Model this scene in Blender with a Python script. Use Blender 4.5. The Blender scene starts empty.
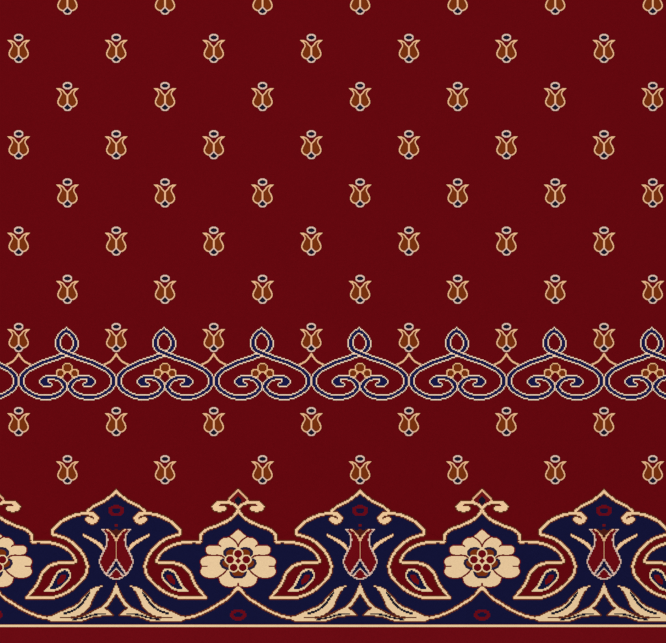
import bpy, math, random
import numpy as np

# ---------------------------------------------------------------- scale and knot grid
# Design coordinates: the pattern is drawn in the units of the pattern sheet (x right, y down);
# one unit is 2 mm of carpet, the pile is woven in knots of KX x KY units.
S = 0.002
KX, KY = 0.6096, 0.6025
X0 = 360.1                       # axis of the central palmette
CX, CY = 333.0, 321.5            # middle of the woven area that the camera looks at
XMIN, XMAX, YMIN, YMAX = -100.0, 766.0, -72.0, 686.0

scene = bpy.context.scene
C = scene.collection


def wx(x): return (x - CX) * S
def wy(y): return (CY - y) * S


# ---------------------------------------------------------------- materials
def lin(c):
    c /= 255.0
    return c / 12.92 if c <= 0.04045 else ((c + 0.055) / 1.055) ** 2.4


def yarn(name, rgb, heather=0.09, cloud=0.03):
    """Wool pile: every knot has its own slight shade, with fibres inside the knot."""
    m = bpy.data.materials.new(name)
    m.use_nodes = True
    nt = m.node_tree
    N, L = nt.nodes, nt.links
    bsdf = N['Principled BSDF']
    bsdf.inputs['Roughness'].default_value = 0.95
    bsdf.inputs['Specular IOR Level'].default_value = 0.0
    geo = N.new('ShaderNodeNewGeometry')
    sc = N.new('ShaderNodeVectorMath'); sc.operation = 'MULTIPLY'
    sc.inputs[1].default_value = (1 / (KX * S), 1 / (KY * S), 0.0)
    L.new(geo.outputs['Position'], sc.inputs[0])
    fl = N.new('ShaderNodeVectorMath'); fl.operation = 'FLOOR'
    L.new(sc.outputs[0], fl.inputs[0])
    wn = N.new('ShaderNodeTexWhiteNoise'); wn.noise_dimensions = '2D'
    L.new(fl.outputs[0], wn.inputs['Vector'])
    cl = N.new('ShaderNodeTexNoise')
    cl.inputs['Scale'].default_value = 9.0; cl.inputs['Detail'].default_value = 4.0
    L.new(geo.outputs['Position'], cl.inputs['Vector'])
    fib = N.new('ShaderNodeTexNoise')
    fib.inputs['Scale'].default_value = 900.0; fib.inputs['Detail'].default_value = 2.0
    L.new(geo.outputs['Position'], fib.inputs['Vector'])

    def remap(sock, amount):
        mr = N.new('ShaderNodeMapRange')
        mr.inputs['To Min'].default_value = -amount; mr.inputs['To Max'].default_value = amount
        L.new(sock, mr.inputs['Value'])
        return mr.outputs['Result']
    a = N.new('ShaderNodeMath'); a.operation = 'ADD'
    L.new(remap(wn.outputs['Value'], heather), a.inputs[0]); L.new(remap(cl.outputs['Fac'], cloud), a.inputs[1])
    b = N.new('ShaderNodeMath'); b.operation = 'ADD'
    L.new(a.outputs[0], b.inputs[0]); L.new(remap(fib.outputs['Fac'], heather), b.inputs[1])
    one = N.new('ShaderNodeMath'); one.operation = 'ADD'; one.inputs[1].default_value = 1.0
    L.new(b.outputs[0], one.inputs[0])
    col = N.new('ShaderNodeVectorMath'); col.operation = 'SCALE'
    col.inputs[0].default_value = tuple(lin(c) for c in rgb)
    L.new(one.outputs[0], col.inputs['Scale'])
    L.new(col.outputs[0], bsdf.inputs['Base Color'])
    # the rounded top of every knot
    fr = N.new('ShaderNodeVectorMath'); fr.operation = 'FRACTION'
    L.new(sc.outputs[0], fr.inputs[0])
    ds = N.new('ShaderNodeVectorMath'); ds.operation = 'DISTANCE'; ds.inputs[1].default_value = (0.5, 0.5, 0.0)
    L.new(fr.outputs[0], ds.inputs[0])
    h = N.new('ShaderNodeMath'); h.operation = 'SUBTRACT'
    L.new(fib.outputs['Fac'], h.inputs[0]); L.new(ds.outputs['Value'], h.inputs[1])
    bp = N.new('ShaderNodeBump'); bp.inputs['Strength'].default_value = 0.25; bp.inputs['Distance'].default_value = 0.0008
    L.new(h.outputs[0], bp.inputs['Height']); L.new(bp.outputs[0], bsdf.inputs['Normal'])
    return m


M = dict(
    field=yarn('crimson_pile', (99, 8, 15)),
    red=yarn('border_red_pile', (106, 11, 19)),
    navy=yarn('navy_pile', (19, 20, 56)),
    indigo=yarn('indigo_pile', (22, 23, 70)),
    cream=yarn('cream_pile', (230, 199, 156), 0.05, 0.03),
    peach=yarn('peach_pile', (228, 176, 134), 0.06),
    pink=yarn('pale_rose_pile', (214, 181, 166), 0.06),
    sand=yarn('sand_pile', (236, 206, 180), 0.06),
    gold=yarn('gold_pile', (226, 176, 126), 0.06),
    rust=yarn('rust_pile', (118, 48, 14)),
    ink=yarn('ink_pile', (22, 22, 40)),
    plum=yarn('plum_red_pile', (102, 11, 24)),
    umber=yarn('umber_pile', (78, 27, 20)),
    brown=yarn('brown_pile', (98, 42, 24)),
    honey=yarn('honey_pile', (236, 199, 154), 0.05, 0.03),
    oxide=yarn('oxblood_pile', (106, 17, 22)),
    slate=yarn('slate_pile', (38, 30, 58)),
)


# ---------------------------------------------------------------- drawing on the knot grid
def spline(pts, n=10, closed=False):
    """Catmull-Rom curve through the points."""
    P = [np.array(p, float) for p in pts]
    k = len(P)
    out = []
    for i in range(k if closed else k - 1):
        if closed:
            p0, p1, p2, p3 = P[i - 1], P[i], P[(i + 1) % k], P[(i + 2) % k]
        else:
            p1, p2 = P[i], P[i + 1]
            p0 = P[i - 1] if i else 2 * p1 - p2
            p3 = P[i + 2] if i + 2 < k else 2 * p2 - p1
        for t in np.arange(n) / n:
            out.append(0.5 * (2 * p1 + (p2 - p0) * t + (2 * p0 - 5 * p1 + 4 * p2 - p3) * t * t + (3 * p1 - p0 - 3 * p2 + p3) * t ** 3))
    if not closed:
        out.append(P[-1])
    return np.array(out)


class Grid:
    """A patch of the knot grid; column 0 is centred on the motif's axis."""
    def __init__(self, i0, i1, y0, y1, step=1):
        self.i0, self.y0 = i0, y0
        self.nx = i1 - i0 + 1
        self.ny = int(round((y1 - y0) / KY))
        ci, cj = (np.arange(self.nx) + i0).astype(float), np.arange(self.ny) + 0.5
        if step == 2:          # coarse weave: the yarn changes only every second knot
            ci = np.sign(ci) * np.maximum(2 * np.ceil(np.abs(ci) / 2) - 0.5, 0)
            cj = 2 * np.floor(cj / 2) + 1.0
        self.X = np.tile(ci * KX, (self.ny, 1))
        self.Y = np.tile((y0 + cj * KY)[:, None], (1, self.nx))
        self.id = np.full((self.ny, self.nx), '', dtype=object)

    def poly(self, pts):
        p = np.asarray(pts, float)
        X, Y = self.X, self.Y
        ins = np.zeros(X.shape, bool)
        q = np.roll(p, -1, 0)
        for (ax, ay), (bx, by) in zip(p, q):
            if ay == by:
                continue
            c = ((ay > Y) != (by > Y)) & (X < (bx - ax) * (Y - ay) / (by - ay) + ax)
            ins ^= c
        return ins

    def dist(self, pts, flat=False, sy=1.0):
        p = np.asarray(pts, float) * (1.0, sy)
        X, Y = self.X, self.Y * sy
        D = np.full(X.shape, 1e9)
        n = len(p) - 1
        for k in range(n):
            a, b = p[k], p[k + 1]
            d = b - a
            l2 = d @ d
            if l2 == 0:
                continue
            t = ((X - a[0]) * d[0] + (Y - a[1]) * d[1]) / l2
            bad = np.zeros(X.shape, bool)
            if flat and k == 0: bad |= t < 0
            if flat and k == n - 1: bad |= t > 1
            t = np.clip(t, 0, 1)
            e = np.hypot(X - a[0] - t * d[0], Y - a[1] - t * d[1])
            e[bad] = 1e9
            D = np.minimum(D, e)
        return D

    def line(self, pts, w, flat=False, sy=1.0): return self.dist(pts, flat, sy) <= w / 2
    def ell(self, x, y, rx, ry): return ((self.X - x) / rx) ** 2 + ((self.Y - y) / ry) ** 2 <= 1
    def put(self, mask, name): self.id[mask] = name

    def grow(self, m):
        g = m.copy()
        g[1:] |= m[:-1]; g[:-1] |= m[1:]; g[:, 1:] |= m[:, :-1]; g[:, :-1] |= m[:, 1:]
        return g

    def grow2(self, m):
        """One coarse step outwards."""
        g = m.copy()
        g[2:] |= m[:-2]; g[:-2] |= m[2:]; g[:, 2:] |= m[:, :-2]; g[:, :-2] |= m[:, 2:]
        return g

    def mirrored(self):
        """The patch and its mirror image about column 0 (the patch starts at column 0)."""
        g = Grid.__new__(Grid)
        g.i0, g.y0, g.nx, g.ny = -(self.nx - 1), self.y0, 2 * self.nx - 1, self.ny
        g.id = np.concatenate([self.id[:, :0:-1], self.id], 1)
        return g

    def flipped(self):
        g = Grid.__new__(Grid)
        g.i0, g.y0, g.nx, g.ny = -(self.i0 + self.nx - 1), self.y0, self.nx, self.ny
        g.id = self.id[:, ::-1]
        return g


def knot_mesh(name, mask, i0, y0, oy, top, bottom, x_shift=0.0):
    """Pile of the masked knots: flat tops joined along each row, cut sides round the outline.
    Coordinates are relative to (column 0, oy)."""
    vid, V, F = {}, [], []

    def v(i, j, z):
        k = (i, j, z)
        if k not in vid:
            vid[k] = len(V)
            V.append((((i + i0 - 0.5) * KX + x_shift) * S, (oy - y0 - j * KY) * S, top if z else bottom))
        return vid[k]
    ny, nx = mask.shape
    pad = np.zeros((ny + 2, nx + 2), bool); pad[1:-1, 1:-1] = mask
    for j in range(ny):
        i = 0
        while i < nx:
            if not mask[j, i]:
                i += 1; continue
            a = i
            while i < nx and mask[j, i]: i += 1
            F.append((v(a, j + 1, 1), v(i, j + 1, 1), v(i, j, 1), v(a, j, 1)))
            F.append((v(a, j, 1), v(a, j, 0), v(a, j + 1, 0), v(a, j + 1, 1)))
            F.append((v(i, j + 1, 1), v(i, j + 1, 0), v(i, j, 0), v(i, j, 1)))
        for row, jj, up in ((pad[j, 1:-1], j, True), (pad[j + 2, 1:-1], j + 1, False)):
            edge = mask[j] & ~row
            i = 0
            while i < nx:
                if not edge[i]:
                    i += 1; continue
                a = i
                while i < nx and edge[i]: i += 1
                q = (v(a, jj, 1), v(i, jj, 1), v(i, jj, 0), v(a, jj, 0))
                F.append(q if up else q[::-1])
    me = bpy.data.meshes.new(name)
    me.from_pydata(V, [], F)
    me.update()
    return me


def link(name, me, mat, parent=None, loc=(0, 0, 0)):
    o = bpy.data.objects.new(name, me)
    if me is not None and mat is not None:
        me.materials.clear(); me.materials.append(mat)
    C.objects.link(o)
    o.parent = parent
    o.location = loc
    return o


def islands(mask):
    """Split a mask into its connected pieces (knots touching by an edge or a corner)."""
    left = mask.copy(); out = []
    while left.any():
        j, i = np.argwhere(left)[0]
        st = [(j, i)]; left[j, i] = False
        m = np.zeros_like(mask)
        while st:
            j, i = st.pop(); m[j, i] = True
            for dj in (-1, 0, 1):
                for di in (-1, 0, 1):
                    a, b = j + dj, i + di
                    if 0 <= a < mask.shape[0] and 0 <= b < mask.shape[1] and left[a, b]:
                        left[a, b] = False; st.append((a, b))
        out.append(m)
    return out


Z_NAVY = 0.0006
Z0 = -0.0004


def weave(g, carpet, ax, oy, spec, clip=True):
    """Build one motif from a painted patch. spec: list of (paint id, part name, material, height, parent paint id or None, split)."""
    xs = ax + (np.arange(g.nx) + g.i0) * KX
    keep = (xs - KX / 2 > XMIN) & (xs + KX / 2 < XMAX) if clip else np.ones(g.nx, bool)
    made = {}
    for pid, name, mat, top, par, split in spec:
        m = (g.id == pid) & keep[None, :]
        if not m.any():
            continue
        if par is not None and par not in made:
            par = None
        for k, piece in enumerate(islands(m) if split else [m]):
            me = knot_mesh(name, piece, g.i0, g.y0, oy, top, Z0)
            p = made[par] if par is not None else carpet
            o = link(name, me, M[mat], p, (0, 0, 0) if par is not None else (wx(ax), wy(oy), 0))
            made.setdefault(pid, o)
    return made


def copy_tree(o, parent, loc=None):
    c = o.copy(); C.objects.link(c); c.parent = parent
    if loc is not None: c.location = loc
    for ch in list(o.children): copy_tree(ch, c)
    return c


def repeat(g, carpet, places, spec):
    """Weave the motif at the first place that lies wholly inside the carpet and copy it to the others;
    a motif cut by the carpet's edge is woven on its own, cut off there."""
    half_l, half_r = g.i0 * KX - KX, (g.i0 + g.nx) * KX
    proto = None
    for ax, oy, dy in places:
        if ax + half_r < XMIN or ax + half_l > XMAX:
            continue
        whole = ax + half_l >= XMIN and ax + half_r <= XMAX
        if whole and proto:
            for o in proto: copy_tree(o, carpet, (wx(ax), wy(oy + dy), 0))
            continue
        made = weave(g, carpet, ax, oy, spec)
        roots = []
        for o in made.values():
            if o.parent == carpet and o not in roots:
                roots.append(o)
        for o in roots: o.location.y = wy(oy + dy)
        if whole: proto = roots


# ---------------------------------------------------------------- the carpet
carpet = bpy.data.objects.new('carpet', None); C.objects.link(carpet)
carpet.empty_display_size = 0.2
carpet['label'] = 'dark red patterned carpet with rows of small tulips and a navy floral border'
carpet['category'] = 'carpet'
carpet['kind'] = 'thing'


def slab(name, x0, x1, y0, y1, z0, z1, mat, parent=None):
    V = [(wx(x), wy(y), z) for z in (z0, z1) for x, y in ((x0, y1), (x1, y1), (x1, y0), (x0, y0))]
    F = [(3, 2, 1, 0), (4, 5, 6, 7), (0, 1, 5, 4), (1, 2, 6, 5), (2, 3, 7, 6), (3, 0, 4, 7)]
    me = bpy.data.meshes.new(name); me.from_pydata(V, [], F); me.update()
    return link(name, me, M[mat], parent)


Y_STRIPE0, Y_STRIPE1 = 624.7, 627.1
slab('field_pile', XMIN, XMAX, YMIN, Y_STRIPE0, -0.011, 0.0, 'field', carpet)
slab('guard_stripe', XMIN, XMAX, Y_STRIPE0, Y_STRIPE1, -0.011, 0.0009, 'cream', carpet)
slab('edge_band', XMIN, XMAX, Y_STRIPE1, YMAX, -0.011, 0.0002, 'red', carpet)

# ---------------------------------------------------------------- small tulip
TY = 37.45
g = Grid(0, 20, TY - 8 * KY, TY + 44 * KY)
g.id[:] = ''
X, Y = g.X, g.Y
lip = [(0, 47.3), (2.5, 44.7), (5.4, 41.7), (7.8, 40.6), (10.6, 40.2)]
flank = [(10.5, 40.3), (8.0, 42.2), (6.5, 44.6), (6.7, 47.0), (8.0, 49.4), (9.2, 52.4), (9.0, 55.6), (6.9, 57.8), (4.2, 58.9)]
body = spline(lip, 8).tolist() + spline(flank, 8).tolist() + [(0, 58.9), (0, 47.3)]
g.put(g.poly(body), 'petal')
g.put(g.line(spline(flank, 8), 1.25) | g.line(spline(lip, 8), 1.3), 'line')
g.put(g.poly([(6.6, 41.0), (10.5, 40.3), (8.3, 42.4), (7.4, 43.4)]), 'line')
g.put((X < 0.7) & (Y > 47) & (Y < 56), 'line')
g.put(g.poly([(-1, 54.9), (0, 54.7), (2.4, 56.6), (5.1, 58.9), (4.2, 60.6), (2.8, 62.2), (1.4, 62.8), (-1, 62.8)]), 'base')
g.put(g.poly([(-1, 56.2), (0, 56.1), (1.7, 57.6), (3.3, 59.2), (2.0, 60.8), (0.8, 61.3), (-1, 61.3)]), 'calyx')
g.put(g.ell(0, TY, 4.75, 3.75), 'ring')
g.put((X / 3.3) ** 2 + (np.abs(Y - TY) / 2.15) ** 1.6 <= 1, 'bud')
gm = g.mirrored()
spec = [('line', 'tulip_motif', 'peach', .0009, None, False), ('petal', 'petal', 'rust', .0005, 'line', True),
        ('base', 'sepal', 'pink', .0010, 'line', False), ('calyx', 'calyx', 'ink', .0006, 'line', False),
        ('ring', 'bud_ring', 'pink', .0010, 'line', False), ('bud', 'bud', 'ink', .0006, 'line', False)]
COL_A = [X0 - 80 * KX + 160 * KX * n for n in range(-4, 5)]
COL_B = [X0 + 160 * KX * n for n in range(-4, 5)]
places = []
for r in range(-2, 9):
    yy = {7: 410.75, 8: 458.9}.get(r, TY + 48.2 * r)
    cols = COL_A if r % 2 == 0 else COL_B
    if r == 7: cols = COL_A
    if r == 8: cols = COL_B
    for x in cols: places.append((x, TY, yy - TY))
repeat(gm, carpet, places, spec)

# ---------------------------------------------------------------- scrolling arches
AX = 262.5                               # axis of the measured arch
g = Grid(-80, 80, 322.0, 322.0 + 132 * KY, 2)
R = lambda pts: [(x - AX, y) for x, y in pts]
slope_l = [(257.0, 355.6), (251.2, 358.0), (241.9, 360.9), (234.9, 363.7), (228.7, 366.8), (223.5, 369.8), (219.2, 373.4), (216.8, 377.4), (216.15, 381.1),
           (217.0, 385), (220.1, 389.1), (225.2, 393.1), (232.0, 396.2), (239.5, 397.4), (246.8, 396.8), (254, 394.3), (258.6, 390.4), (260.0, 386.2), (257.7, 381.8),
           (253.1, 378.7), (247.4, 377.4), (241.5, 377.4)]
slope_l = R(slope_l)
slope_r = [(-x, y) for x, y in slope_l]
over = R([(261.3, 330.4), (255.7, 335.2), (252.6, 342.2), (254.1, 347.7), (257.4, 351.0), (262, 353.2)]) + slope_r
under = R([(261.3, 330.4), (267.3, 335.0), (270.7, 342.6), (269.6, 347.7), (266.4, 351.2), (261.8, 353.9)]) + slope_l
blob_l = R([(249.8, 376.2), (243.0, 376.3), (239.3, 377.2), (236.2, 379), (235.2, 381.5), (236.0, 384), (238, 385.6), (243, 386.0), (246.4, 385.2), (246.0, 383.4),
            (243.5, 382.6), (241.9, 381.2), (242.4, 379.6), (244.8, 378.6), (249.8, 378.4)])
blob_r = [(-x, y) for x, y in blob_l]
# the little three-lobed flower under the arch
for x in (-7.1, 7.1):
    g.put(g.ell(x, 373.3, 4.6, 4.5), 'f_line'); g.put(g.ell(x, 373.3, 3.4, 3.3), 'lobe')
g.put(g.ell(0, 367.9, 5.4, 5.3), 'f_line'); g.put(g.ell(0, 367.9, 4.2, 4.0), 'lobe')
g.put(g.ell(0, 376.8, 5.0, 5.0) & (g.Y < 377), 'f_line'); g.put(g.ell(0, 377.2, 3.9, 4.2) | ((np.abs(g.X) < 4.0) & (g.Y > 376.5) & (g.Y < 383)), '')
W = 3.6
tip = g.poly([(-4.0, 332.2), (-1.3, 328.0), (1.4, 332.2)])
for pts, blob in ((under, blob_l), (over, blob_r)):
    core = g.line(spline(pts, 8), W, sy=1.2) | g.poly(blob)
    if pts is over: core |= tip
    outl = g.grow2(core)
    if pts is over:        # the upper strand crosses over the lower one; both meet without a seam at the tip
        outl &= ~((g.Y < 333.6) & (g.id == 'ribbon'))
    g.put(outl & ~core, 'r_line'); g.put(core, 'ribbon')
# inside of the spirals stays red where the outline would flood it
g.put(g.X < -79.5 * KX, '')
gm = g
spec = [('ribbon', 'scroll_arch', 'indigo', .0006, None, False), ('r_line', 'scroll_outline', 'sand', .0009, 'ribbon', False),
        ('lobe', 'flower_lobe', 'rust', .0005, 'ribbon', True), ('f_line', 'flower_outline', 'gold', .0009, 'ribbon', False)]
repeat(gm, carpet, [(X0 + 160 * KX * n, 360.0, 0) for n in range(-5, 6)], spec)

# stems that carry the tulips on the arches
g2 = Grid(0, 28, 352.0, 352.0 + 24 * KY)
g2.put(g2.line(spline([(0, 353.6), (2.0, 357.0), (5.2, 360.8), (9.0, 363.2), (11.5, 364.2)], 8), 1.8), 'stem')
g2m = g2.mirrored()
# leave out the knots already woven as part of the arches on either side
for j in range(g2m.ny):
    for i in range(g2m.nx):
        if g2m.id[j, i]:
            y = g2m.y0 + (j + .5) * KY
            gi = i + g2m.i0
            ai = gi - 80 if gi > 0 else gi + 80
            aj = int((y - g.y0) / KY)
            if g.id[aj, ai - g.i0] in ('r_line', 'ribbon'): g2m.id[j, i] = ''
repeat(g2m, carpet, [(x, 357.0, 0) for x in COL_A], [('stem', 'forked_stem', 'peach', .0009, None, False)])

# ---------------------------------------------------------------- border: half a repeat, palmette axis to rosette axis
HALF = 200 * KX
YB0 = 488.0
g = Grid(0, 200, YB0, YB0 + 228 * KY, 2)
g.id[:] = ''
X, Y = g.X, g.Y
fine = Grid(0, 200, YB0, YB0 + 228 * KY)
D = lambda pts: [(116.5 - x, y) for x, y in pts]          # pattern positions read left of the palmette at 116.5
Rr = lambda pts: [(HALF - (x - 238.35), y) for x, y in pts]  # read right of the rosette axis at 238.35
Rl = lambda pts: [(HALF - (238.35 - x), y) for x, y in pts]  # read left of it

dome = D([(116.5, 490.6), (114.6, 493.2), (111.5, 495.9), (103.9, 501.3), (99.8, 503.2), (93.8, 506.4), (87.6, 511.2)])
arm = D([(52.9, 534.2), (52.8, 531.4), (53.9, 529.3), (60.1, 523), (65.6, 519.3), (71.8, 516.4), (77.2, 514.6), (82.7, 513.6), (88.9, 513.5), (92.6, 514.0)])
pais_out = D([(53.1, 534.5), (57.8, 535.7), (65.6, 538.4), (71.5, 541.9), (76.9, 546.6), (82.5, 553.4), (86.4, 561.2), (87.6, 567.4), (85.5, 575.2), (80.9, 581.2), (74.4, 587.5),
              (66.8, 592.6), (59.2, 595.8), (52.6, 597.4), (41.8, 597.9), (27.0, 597.9)])
pais_tip = D([(27.0, 597.9), (32, 591.6), (36.3, 586.2), (39.6, 580.2), (42.0, 574.6), (45.2, 569.9), (49.6, 566.2), (55.9, 563.8), (63.5, 562.6), (75.9, 562.1)])
pais_in = D([(75.9, 562.1), (75.0, 558.3), (72.0, 553.3), (66.8, 548.8), (60.3, 545.3), (50.5, 542.6), (41.5, 541.7), (32.6, 541.7)])
rdome = Rl([(238.2, 508.8), (237.2, 511.8), (235.5, 514.4), (231.4, 518.4), (225.2, 522), (217.5, 525.5), (209.5, 528.4), (204.6, 531.0), (201.6, 534.2), (200.5, 538.0), (200.2, 541.7)])
sp = lambda p, n=8: spline(p, n).tolist()

navy = sp(dome) + sp(arm[::-1]) + [(63.5, 534.5)] + [(83.9, 542.0)] + sp(rdome[::-1]) + [(HALF + 3, 508.8), (HALF + 3, Y_STRIPE0), (-3, Y_STRIPE0), (-3, 490.6)]
ground = g.poly(navy)
neck = g.poly([(63.6, 531.2), (84.6, 539.5), (88, 535), (70, 520)])
red = g.poly(sp(pais_out) + sp(pais_tip) + sp(pais_in) + [(84, 540), (63.6, 530)])
g.put(red, 'pais')
# rings
for cx, cy in ((0, YB0 + 37.5 * KY), (HALF, YB0 + 210.5 * KY)):
    t = 'ring_p' if cx == 0 else 'ring_r'
    g.put(g.ell(cx, cy, 8.1, 5.5), t); g.put(g.ell(cx, cy, 4.4, 2.6), '')
# paisley eye
eye = sp(D([(45.6, 590.6), (51.0, 585.2), (54.8, 577.9), (58.3, 572.6), (63.4, 569.6), (68.0, 570.4), (70.4, 574.2), (69.4, 579), (65.7, 583.4), (61.3, 587.3), (57, 589.6), (51.6, 590.5)]) + D([(45.6, 590.6)]))
g.put(g.line(eye, 1.9) | g.poly(eye) & (X > 116.5 - 50.6), 'eye_line')
inner = g.poly(eye) & ~g.line(eye, 1.9) & (X <= 116.5 - 50.6)
g.put(inner, 'eye_navy')
core = g.poly(sp(D([(56.8, 583.6), (59.3, 578.2), (62.4, 575.0), (65.6, 574.6), (66.2, 577.0), (63.6, 581.2), (60.2, 584.0)]) + D([(56.8, 583.6)])))
g.put(core, 'eye_core')

LW = 2.35
out_lines = [(dome, 2.1), (arm, LW), (pais_out, LW), (pais_tip, LW), (pais_in, LW), (rdome, LW)]
cream = np.zeros(X.shape, bool)
for p, w in out_lines: cream |= g.line(spline(p, 8), w)
blob = D([(88.9, 512.2), (93.2, 512.4), (97.0, 514.6), (98.9, 518.0), (97.6, 521.6), (93.0, 524.1), (88.6, 522.8), (85.3, 519.8), (86.6, 517.6), (90.0, 517.2), (92.4, 518.4), (93.0, 516.2), (88.9, 514.9)])
cream |= g.poly(blob)
slit = g.line(D([(90.0, 516.2), (92.6, 516.7), (93.9, 518.6)]), 1.35)
# crest of the rosette dome
crest = Rl([(238.2, 490.6), (234.0, 494.4), (230.4, 498.2), (228.9, 500.4)])
scroll = Rr([(238.3, 509.0), (239.8, 506.6), (242.2, 504.7), (246.9, 502.8), (252.3, 502.5), (257.5, 502.7), (260.5, 504.4)])
sblob = Rr([(252.4, 501.3), (258.6, 501.4), (262.4, 503.4), (264.6, 506.7), (263.2, 510.1), (257.6, 512.0), (252.2, 510.7), (249.6, 508.2), (251.4, 506.4), (254, 506.0), (257, 506.6), (257.4, 504.4), (252.4, 503.6)])
cr = g.line(spline(crest, 6), 1.7)
sc = g.line(spline(scroll, 8), 2.4) | g.poly(sblob)
sslit = g.line(Rr([(254.0, 505.0), (257.0, 505.5)]), 1.3)
crest_in = g.poly(sp(crest) + sp(scroll[:4][::-1]) + [(HALF + 2, 509), (HALF + 2, 490.6)])
halo = g.grow(g.grow(cream | sc | cr))
g.put(halo & np.isin(g.id, ['', 'pais']), 'halo')
g.put(crest_in, 'crest_in')
g.put(g.ell(HALF, 500.7, 3.0, 3.9), 'crest_eye')
# a flowering stem runs from under the palmette to the rosette
stem = Rl([(238.35, 586.4), (234.6, 591.7), (228.2, 598), (218.1, 604.3), (207, 611.0), (194, 616.2), (183, 618.6), (172, 619.0)])
low_leaf = sp(D([(116.5, 583.2), (114.2, 588.4), (110.6, 595.4), (106.3, 601.8), (100.3, 607.2), (93, 611.0), (87, 614.0), (79, 617.0), (69, 618.0), (50.0, 617.4)])) + \
    sp(D([(50.0, 617.4), (50, 620.6), (56, 622.0), (78, 622.1), (84.6, 620.9), (93, 617.6), (105.1, 615.9), (114.3, 615.2)])) + \
    sp(D([(114.3, 615.2), (111.5, 612.4), (108.3, 610.2), (105.2, 608.4)])) + sp(D([(105.2, 608.4), (109.4, 604.4), (113.4, 599.0), (116.5, 594.2)]))
up_leaf = sp(D([(103.0, 585.8), (95.5, 587.4), (90, 590.4), (85.2, 594.8), (80.4, 600.6), (75.6, 604.8), (67.8, 608.4), (59.4, 611.9), (51.6, 615.4), (46, 616.6)])) + \
    sp(D([(46, 618.4), (60, 618.4), (75, 617.0), (83.4, 613.4), (89.4, 607.6), (93, 600.4), (96.1, 593.4), (99.7, 588.6), (103.0, 585.8)]))
st = g.line(spline(stem, 8), 3.4)
lf, uf = g.poly(low_leaf), g.poly(up_leaf)
leafs = st | lf | uf
inner_leaf = ~g.grow(~leafs) | (leafs & (Y < 590.5))
g.put(g.grow(leafs) & ~inner_leaf & ground & (g.id == ''), 'l_edge')
st, lf, uf = st & inner_leaf, lf & inner_leaf, uf & inner_leaf
g.put(st, 'stem'); g.put(lf, 'low'); g.put(uf, 'up')
g.put(g.line(spline(D([(61, 617.5), (69, 617.5), (79.8, 616.7), (87, 614.3), (92, 611.8)]), 6), 1.3), 'l_edge')
g.put(g.line(spline(D([(105.4, 613.6), (97.9, 614.2), (90.6, 615.7), (82.2, 618.2), (73.2, 619.6)]), 6), 1.8), 'vein_l')
g.put(g.line(spline(D([(90, 592.6), (86.4, 597.4), (83.4, 602), (79.8, 606.2), (75, 609.4), (69, 612.2), (64.2, 613.5)]), 6), 2.2), 'vein_u')
g.put(cream, 'outline'); g.put(sc, 'scroll'); g.put(cr, 'crest_line')
g.put(slit & (g.id == 'outline'), 'halo'); g.put(sslit, 'crest_in')
# prongs and the large tulip
prong = D([(82.4, 533.6), (86.6, 535.6), (92.6, 538.4), (97.6, 541.0), (102.0, 544.6), (106.0, 550.0), (104.8, 551.2), (101.8, 549.0), (98.0, 545.4), (93.8, 542.0), (87.6, 538.3), (84.0, 536.2)])
pr = g.poly(prong)
g.put(g.grow(pr) & ~pr & (g.id == ''), 'halo'); g.put(pr, 'prong')
side = [(14.9, 529.1), (10.6, 533.7), (8.9, 539.2), (9.7, 545.3), (12.6, 551.3), (15.3, 556.9), (16.5, 561.5), (15.4, 566), (12.4, 571.4), (9.3, 574.7), (5.3, 577.7), (0, 579.4)]
vee = [(14.9, 529.1), (9.8, 529.2), (6.3, 531.5), (2.9, 535.6), (0.6, 539.6), (0, 541)]
tul = g.poly(sp(side) + [(-1, 579.4), (-1, 541)] + sp(vee)[::-1])
g.put(g.poly(sp(vee) + [(-1, 541), (-1, 529.2), (0, 529.2), (3, 530.2), (7, 529.0)]), 'heart')
g.put(g.ell(0, 525.4, 1.9, 1.6), 'dot')
g.put(tul, 'tulip')
chev_o = [(0, 558.9), (1.3, 561), (3.2, 564.2), (6.3, 568.9), (9.6, 573.6)]
chev_i = [(0, 568.4), (3.2, 571.6), (6.4, 575.6)]
band = tul & g.poly(chev_o + [(6.4, 576)] + chev_i[::-1] + [(-1, 568.4), (-1, 558.9)])
g.put(band, 'chev')
g.put(g.line(spline(chev_o, 6), 1.5) & tul | g.line(spline(chev_i, 6), 1.5) & tul, 't_line')
g.put((X < 0.7) & (Y > 541) & (Y < 559.5), 'mid')
g.put(g.line(spline(side, 8), 1.4), 't_line')
g.put(g.line(spline(vee, 8), 1.5) & (X < 10.5), 'v_line')
g.put(g.poly([(11.4, 528.4), (15.0, 528.4), (12.6, 531.6)]), 't_line')
g.put((X < 0.7) & (Y > 580.4) & (Y < 583), 'dot')

# rosette
H = lambda pts: [(HALF + x, y) for x, y in pts]
body = sp(H([(0, 529.6), (-2.4, 531.4), (-5.1, 534.0), (-8.4, 536.6)])) + sp(H([(-8.4, 536.9), (-10.5, 537.7), (-14, 538.0), (-17.4, 540.2), (-19.4, 543.6), (-18.2, 546.2)])) + \
    sp(H([(-20.4, 545.7), (-24.3, 545.8), (-30, 546.2), (-32.3, 549.9), (-30, 553.8), (-24.3, 555.0)])) + \
    sp(H([(-24.3, 556), (-30.6, 556.2), (-35.7, 558.4), (-37.6, 562), (-36.0, 565.4)])) + sp(H([(-36.0, 567.2), (-37.6, 571.4), (-35.7, 575.2), (-30.6, 577.4), (-24.3, 577.6), (-19.1, 576.6)])) + \
    sp(H([(-19.1, 578), (-17.2, 583.1), (-12.8, 586), (-6, 586.6), (-1.0, 585.4), (0, 583.6)])) + H([(3, 583.6), (3, 529.6)])
rb = fine.poly(body)
g.put(g.grow(g.grow(rb)) & ~rb, 'r_edge'); g.put(rb, 'petal')
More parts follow.
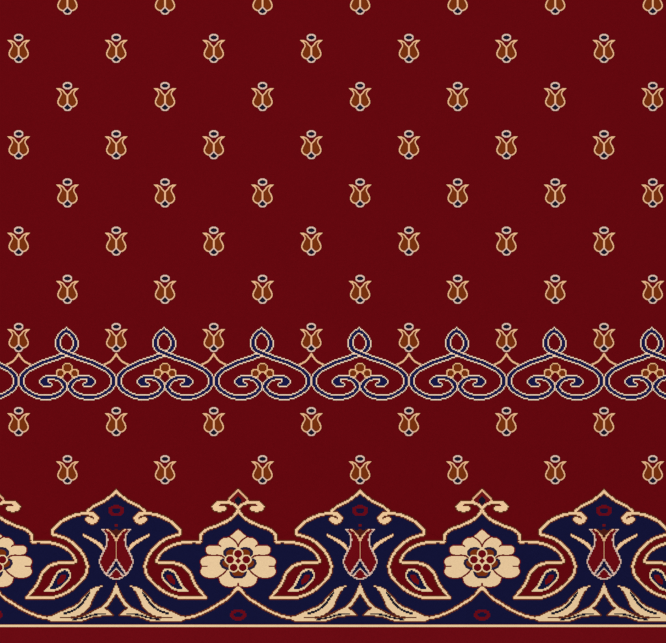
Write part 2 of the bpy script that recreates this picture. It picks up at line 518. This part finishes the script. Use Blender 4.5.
seams = [H([(-8.3, 537.0), (-3.8, 540.1), (-1.2, 543.4), (0, 546.4)]), H([(-20, 544.6), (-17.2, 546.4)]), H([(-27, 555.5), (-19.1, 555.4), (-15.3, 556.6), (-12.2, 559.6)]),
         H([(-37.4, 566.3), (-31.2, 566.3)]), H([(-20.4, 577.4), (-16.5, 575.0), (-13.2, 572.2), (-11.3, 569.4)]), H([(0, 586), (0, 583.6)])]
for s in seams: g.put(fine.line(spline(s, 6), 1.55), 'r_edge')
wells = [H([(-14.6, 555.2), (-14.9, 551.2), (-12.3, 548), (-7.7, 546.9), (-2.6, 547.6), (-1.5, 551.2), (-4, 557), (-10, 558), (-13.6, 556.2)]),
         H([(-17.9, 560.1), (-18.6, 563.9), (-16.2, 567.8), (-12.1, 569.8), (-8, 570), (-6, 562.0), (-11.6, 558.4), (-15.8, 558.6)]),
         H([(-8.7, 572.2), (-7.4, 576.0), (-3.8, 578.4), (2, 578.5), (2, 569), (-8.4, 570.6)])]
cores = [H([(-11.6, 555.2), (-11.6, 552), (-9.4, 549.9), (-6, 549.5), (-3, 550.2), (-3, 556), (-8, 558)]), H([(-15.2, 560.6), (-16, 563.6), (-14.2, 566.0), (-11.6, 567.2), (-7, 568), (-7, 561.2)]),
         H([(-6.2, 572.2), (-5.2, 574.6), (-3, 576.2), (2, 576.2), (2, 569), (-6.4, 570)])]
for w, c in zip(wells, cores):
    g.put(fine.poly(w), 'well'); g.put(fine.poly(c), 'well_in')
fl = [(0, 553.9, 4.0, 3.8), (-8.2, 559.7, 4.0, 3.7), (-4.5, 567.4, 3.9, 3.6)]
for x, y, rx, ry in fl: g.put(fine.ell(HALF + x, y, rx + 1.3, ry + 1.3), 'petal')
g.put(fine.ell(HALF, 561.3, 5.0, 5.0), 'petal')
for x, y, rx, ry in fl: g.put(fine.ell(HALF + x, y, rx, ry), 'floret')
g.put((np.abs(fine.X - HALF) + np.abs(fine.Y - 561.0) <= 3.0), 'centre')

# parts that sit about the palmette axis, about the rosette axis, and the two-handed ones in between
P_IDS = {'ring_p', 'prong', 'tulip', 'heart', 'chev', 't_line', 'v_line', 'mid'}
R_IDS = {'ring_r', 'r_edge', 'petal', 'well', 'well_in', 'floret', 'centre', 'crest_in', 'crest_eye', 'crest_line', 'scroll', 'stem'}


def only(ids):
    q = Grid(0, 200, YB0, YB0 + 228 * KY); q.id = np.where(np.isin(g.id, list(ids)), g.id, ''); return q


def about_rosette(q):
    """The same half repeat seen from the rosette axis, mirrored about it."""
    f = Grid.__new__(Grid); f.i0, f.y0, f.nx, f.ny = 0, q.y0, q.nx, q.ny
    f.id = q.id[:, ::-1]
    return f.mirrored()


def trim(q):
    cols = np.where((q.id != '').any(0))[0]; rows = np.where((q.id != '').any(1))[0]
    t = Grid.__new__(Grid)
    t.i0, t.y0 = q.i0 + cols[0], q.y0 + rows[0] * KY
    t.id = q.id[rows[0]:rows[-1] + 1, cols[0]:cols[-1] + 1]
    t.ny, t.nx = t.id.shape
    return t


PX = [X0 + 400 * KX * n for n in range(-2, 3)]
RX = [X0 + 200 * KX + 400 * KX * n for n in range(-3, 3)]
zf, zl = .0010, .0013
# navy ground of the border: one ground under each palmette repeat
gr = Grid(0, 200, YB0, YB0 + 228 * KY); gr.id[:] = ''
gr.put(ground & ~(red & (g.id != 'outline')) | np.isin(g.id, ['l_edge']), 'ground')
gr = gr.mirrored()
gr.id[:, 0] = ''                                   # the column on the rosette axis belongs to one neighbour only
repeat(trim(gr), carpet, [(x, 560.0, 0) for x in PX], [('ground', 'border_ground', 'navy', Z_NAVY, None, False)])
repeat(trim(only({'outline', 'halo'}).mirrored()), carpet, [(x, 540.0, 0) for x in PX],
       [('outline', 'border_outline', 'honey', zl, None, False), ('halo', 'outline_edging', 'brown', zf, 'outline', False)])
repeat(trim(only({'ring_p'}).mirrored()), carpet, [(x, 510.6, 0) for x in PX], [('ring_p', 'oval_ring', 'plum', zf, None, False)])
repeat(trim(only({'ring_r'}) and about_rosette(only({'ring_r'}))), carpet, [(x, 614.8, 0) for x in RX], [('ring_r', 'oval_ring', 'plum', zf, None, False)])
repeat(trim(only({'tulip', 'heart', 'dot', 'chev', 't_line', 'v_line', 'mid', 'prong'}).mirrored()), carpet, [(x, 555.0, 0) for x in PX],
       [('t_line', 'large_tulip', 'pink', zl, None, False), ('tulip', 'petal', 'red', zf, 't_line', True), ('chev', 'chevron', 'navy', zf, 't_line', False),
        ('v_line', 'petal_rim', 'peach', zl, 't_line', False), ('mid', 'midrib', 'peach', zl, 't_line', False), ('heart', 'stamen', 'umber', zf, 't_line', True), ('dot', 'petal_tip', 'oxide', zf, 't_line', True), ('prong', 'tendril', 'honey', zl, 't_line', True)])
repeat(trim(about_rosette(only({'petal', 'r_edge', 'well', 'well_in', 'floret', 'centre'}))), carpet, [(x, 560.0, 0) for x in RX],
       [('petal', 'rosette', 'cream', zl, None, False), ('r_edge', 'petal_outline', 'oxide', zf, 'petal', False), ('well', 'inner_petal', 'slate', zf, 'petal', True),
        ('well_in', 'petal_heart', 'rust', zf, 'petal', True), ('floret', 'floret', 'red', zf, 'petal', True), ('centre', 'rosette_centre', 'red', zf, 'petal', False)])
repeat(trim(about_rosette(only({'scroll', 'crest_line', 'crest_in', 'crest_eye'}))), carpet, [(x, 500.0, 0) for x in RX],
       [('scroll', 'scroll_finial', 'honey', zl, None, False), ('crest_line', 'crest', 'peach', zl, 'scroll', False), ('crest_in', 'crest_ground', 'oxide', zf, 'scroll', False),
        ('crest_eye', 'crest_eye', 'ink', zl, 'scroll', False)])
repeat(trim(about_rosette(only({'stem'}))), carpet, [(x, 600.0, 0) for x in RX], [('stem', 'curving_stem', 'honey', zl, None, False)])
for ids, sp_, oy in (({'pais', 'eye_line', 'eye_navy', 'eye_core'}, [('pais', 'paisley', 'field', .0007, None, False), ('eye_line', 'teardrop', 'cream', zl, 'pais', False),
                      ('eye_navy', 'teardrop_ring', 'navy', zf, 'pais', False), ('eye_core', 'teardrop_heart', 'red', zf, 'pais', False)], 570.0),
                     ({'up', 'vein_u'}, [('up', 'upper_leaf', 'cream', zl, None, False), ('vein_u', 'leaf_vein', 'ink', zf, 'up', False)], 600.0),
                     ({'low', 'vein_l', 'l_edge'}, [('low', 'lower_leaf', 'cream', zl, None, False), ('vein_l', 'leaf_vein', 'ink', zf, 'low', False), ('l_edge', 'leaf_edging', 'brown', zf, 'low', False)], 610.0)):
    q = only(ids)
    right, left = trim(q), q.flipped()
    left.id = left.id.copy(); left.id[:, -1] = ''   # the column on the palmette axis is woven once
    left = trim(left)
    for side_grid in (right, left):
        repeat(side_grid, carpet, [(x, oy, 0) for x in PX], sp_)

# bound edge round the carpet: a rolled whipped edge of red yarn
def rolled_edge(name, p, q, r=0.006):
    a, b = np.array(p), np.array(q)
    d = (b - a) / np.linalg.norm(b - a); n = np.array((-d[1], d[0], 0)); u = np.array((0, 0, 1.0))
    L_ = np.linalg.norm(b - a); k = int(L_ / 0.004); V, F = [], []
    for i in range(k + 1):
        rr = r * (1 + 0.06 * math.sin(i * 2.1))
        for j in range(10):
            t = 2 * math.pi * j / 10
            V.append(tuple(a + d * L_ * i / k + n * rr * math.cos(t) + u * rr * math.sin(t)))
    for i in range(k):
        for j in range(10):
            F.append((i * 10 + j, i * 10 + (j + 1) % 10, (i + 1) * 10 + (j + 1) % 10, (i + 1) * 10 + j))
    me = bpy.data.meshes.new(name); me.from_pydata(V, [], F); me.update()
    for f in me.polygons: f.use_smooth = True
    return link(name, me, M['field'], carpet)


z = -0.006
for p, q in (((XMIN, YMIN), (XMAX, YMIN)), ((XMAX, YMIN), (XMAX, YMAX)), ((XMAX, YMAX), (XMIN, YMAX)), ((XMIN, YMAX), (XMIN, YMIN))):
    rolled_edge('bound_edge', (wx(p[0]), wy(p[1]), z), (wx(q[0]), wy(q[1]), z))

# ---------------------------------------------------------------- floor under the carpet
fm = bpy.data.materials.new('stone_floor'); fm.use_nodes = True
nt = fm.node_tree; b = nt.nodes['Principled BSDF']; b.inputs['Roughness'].default_value = 0.6
nz = nt.nodes.new('ShaderNodeTexNoise'); nz.inputs['Scale'].default_value = 6; nz.inputs['Detail'].default_value = 8
rp = nt.nodes.new('ShaderNodeValToRGB'); rp.color_ramp.elements[0].color = (.30, .28, .25, 1); rp.color_ramp.elements[1].color = (.40, .38, .35, 1)
nt.links.new(nz.outputs['Fac'], rp.inputs['Fac']); nt.links.new(rp.outputs['Color'], b.inputs['Base Color'])
me = bpy.data.meshes.new('floor'); me.from_pydata([(-6, -6, -.0125), (6, -6, -.0125), (6, 6, -.0125), (-6, 6, -.0125)], [], [(0, 1, 2, 3)]); me.update()
fo = link('floor', me, fm); fo['kind'] = 'structure'

# ---------------------------------------------------------------- light: even ambient world plus one broad area light added overhead
w = bpy.data.worlds.new('World'); scene.world = w; w.use_nodes = True
w.node_tree.nodes['Background'].inputs['Color'].default_value = (1, 1, 1, 1)
w.node_tree.nodes['Background'].inputs['Strength'].default_value = 0.42
ld = bpy.data.lights.new('overhead_key_light', 'AREA'); ld.shape = 'SQUARE'; ld.size = 3.0; ld.energy = 255.0; ld.color = (1.0, 0.985, 0.965)  # added key light, no real fixture; lights the pile evenly with slight direction
lo = bpy.data.objects.new('overhead_key_light', ld); C.objects.link(lo)
lo.location = (-1.0, 1.0, 6.0)
lo.rotation_euler = (math.radians(-9.5), math.radians(-9.5), 0)

# ---------------------------------------------------------------- camera straight above
cd = bpy.data.cameras.new('camera'); cd.sensor_width = 36; cd.lens = 100; cd.clip_end = 100
cam = bpy.data.objects.new('camera', cd); C.objects.link(cam)
cam.location = (0, 0, 666 * S * 100 / 36.0)
scene.camera = cam

scene.view_settings.view_transform = 'Standard'
scene.view_settings.look = 'None'
scene.view_settings.exposure = 0
scene.view_settings.gamma = 1
scene.cycles.filter_width = 1.9
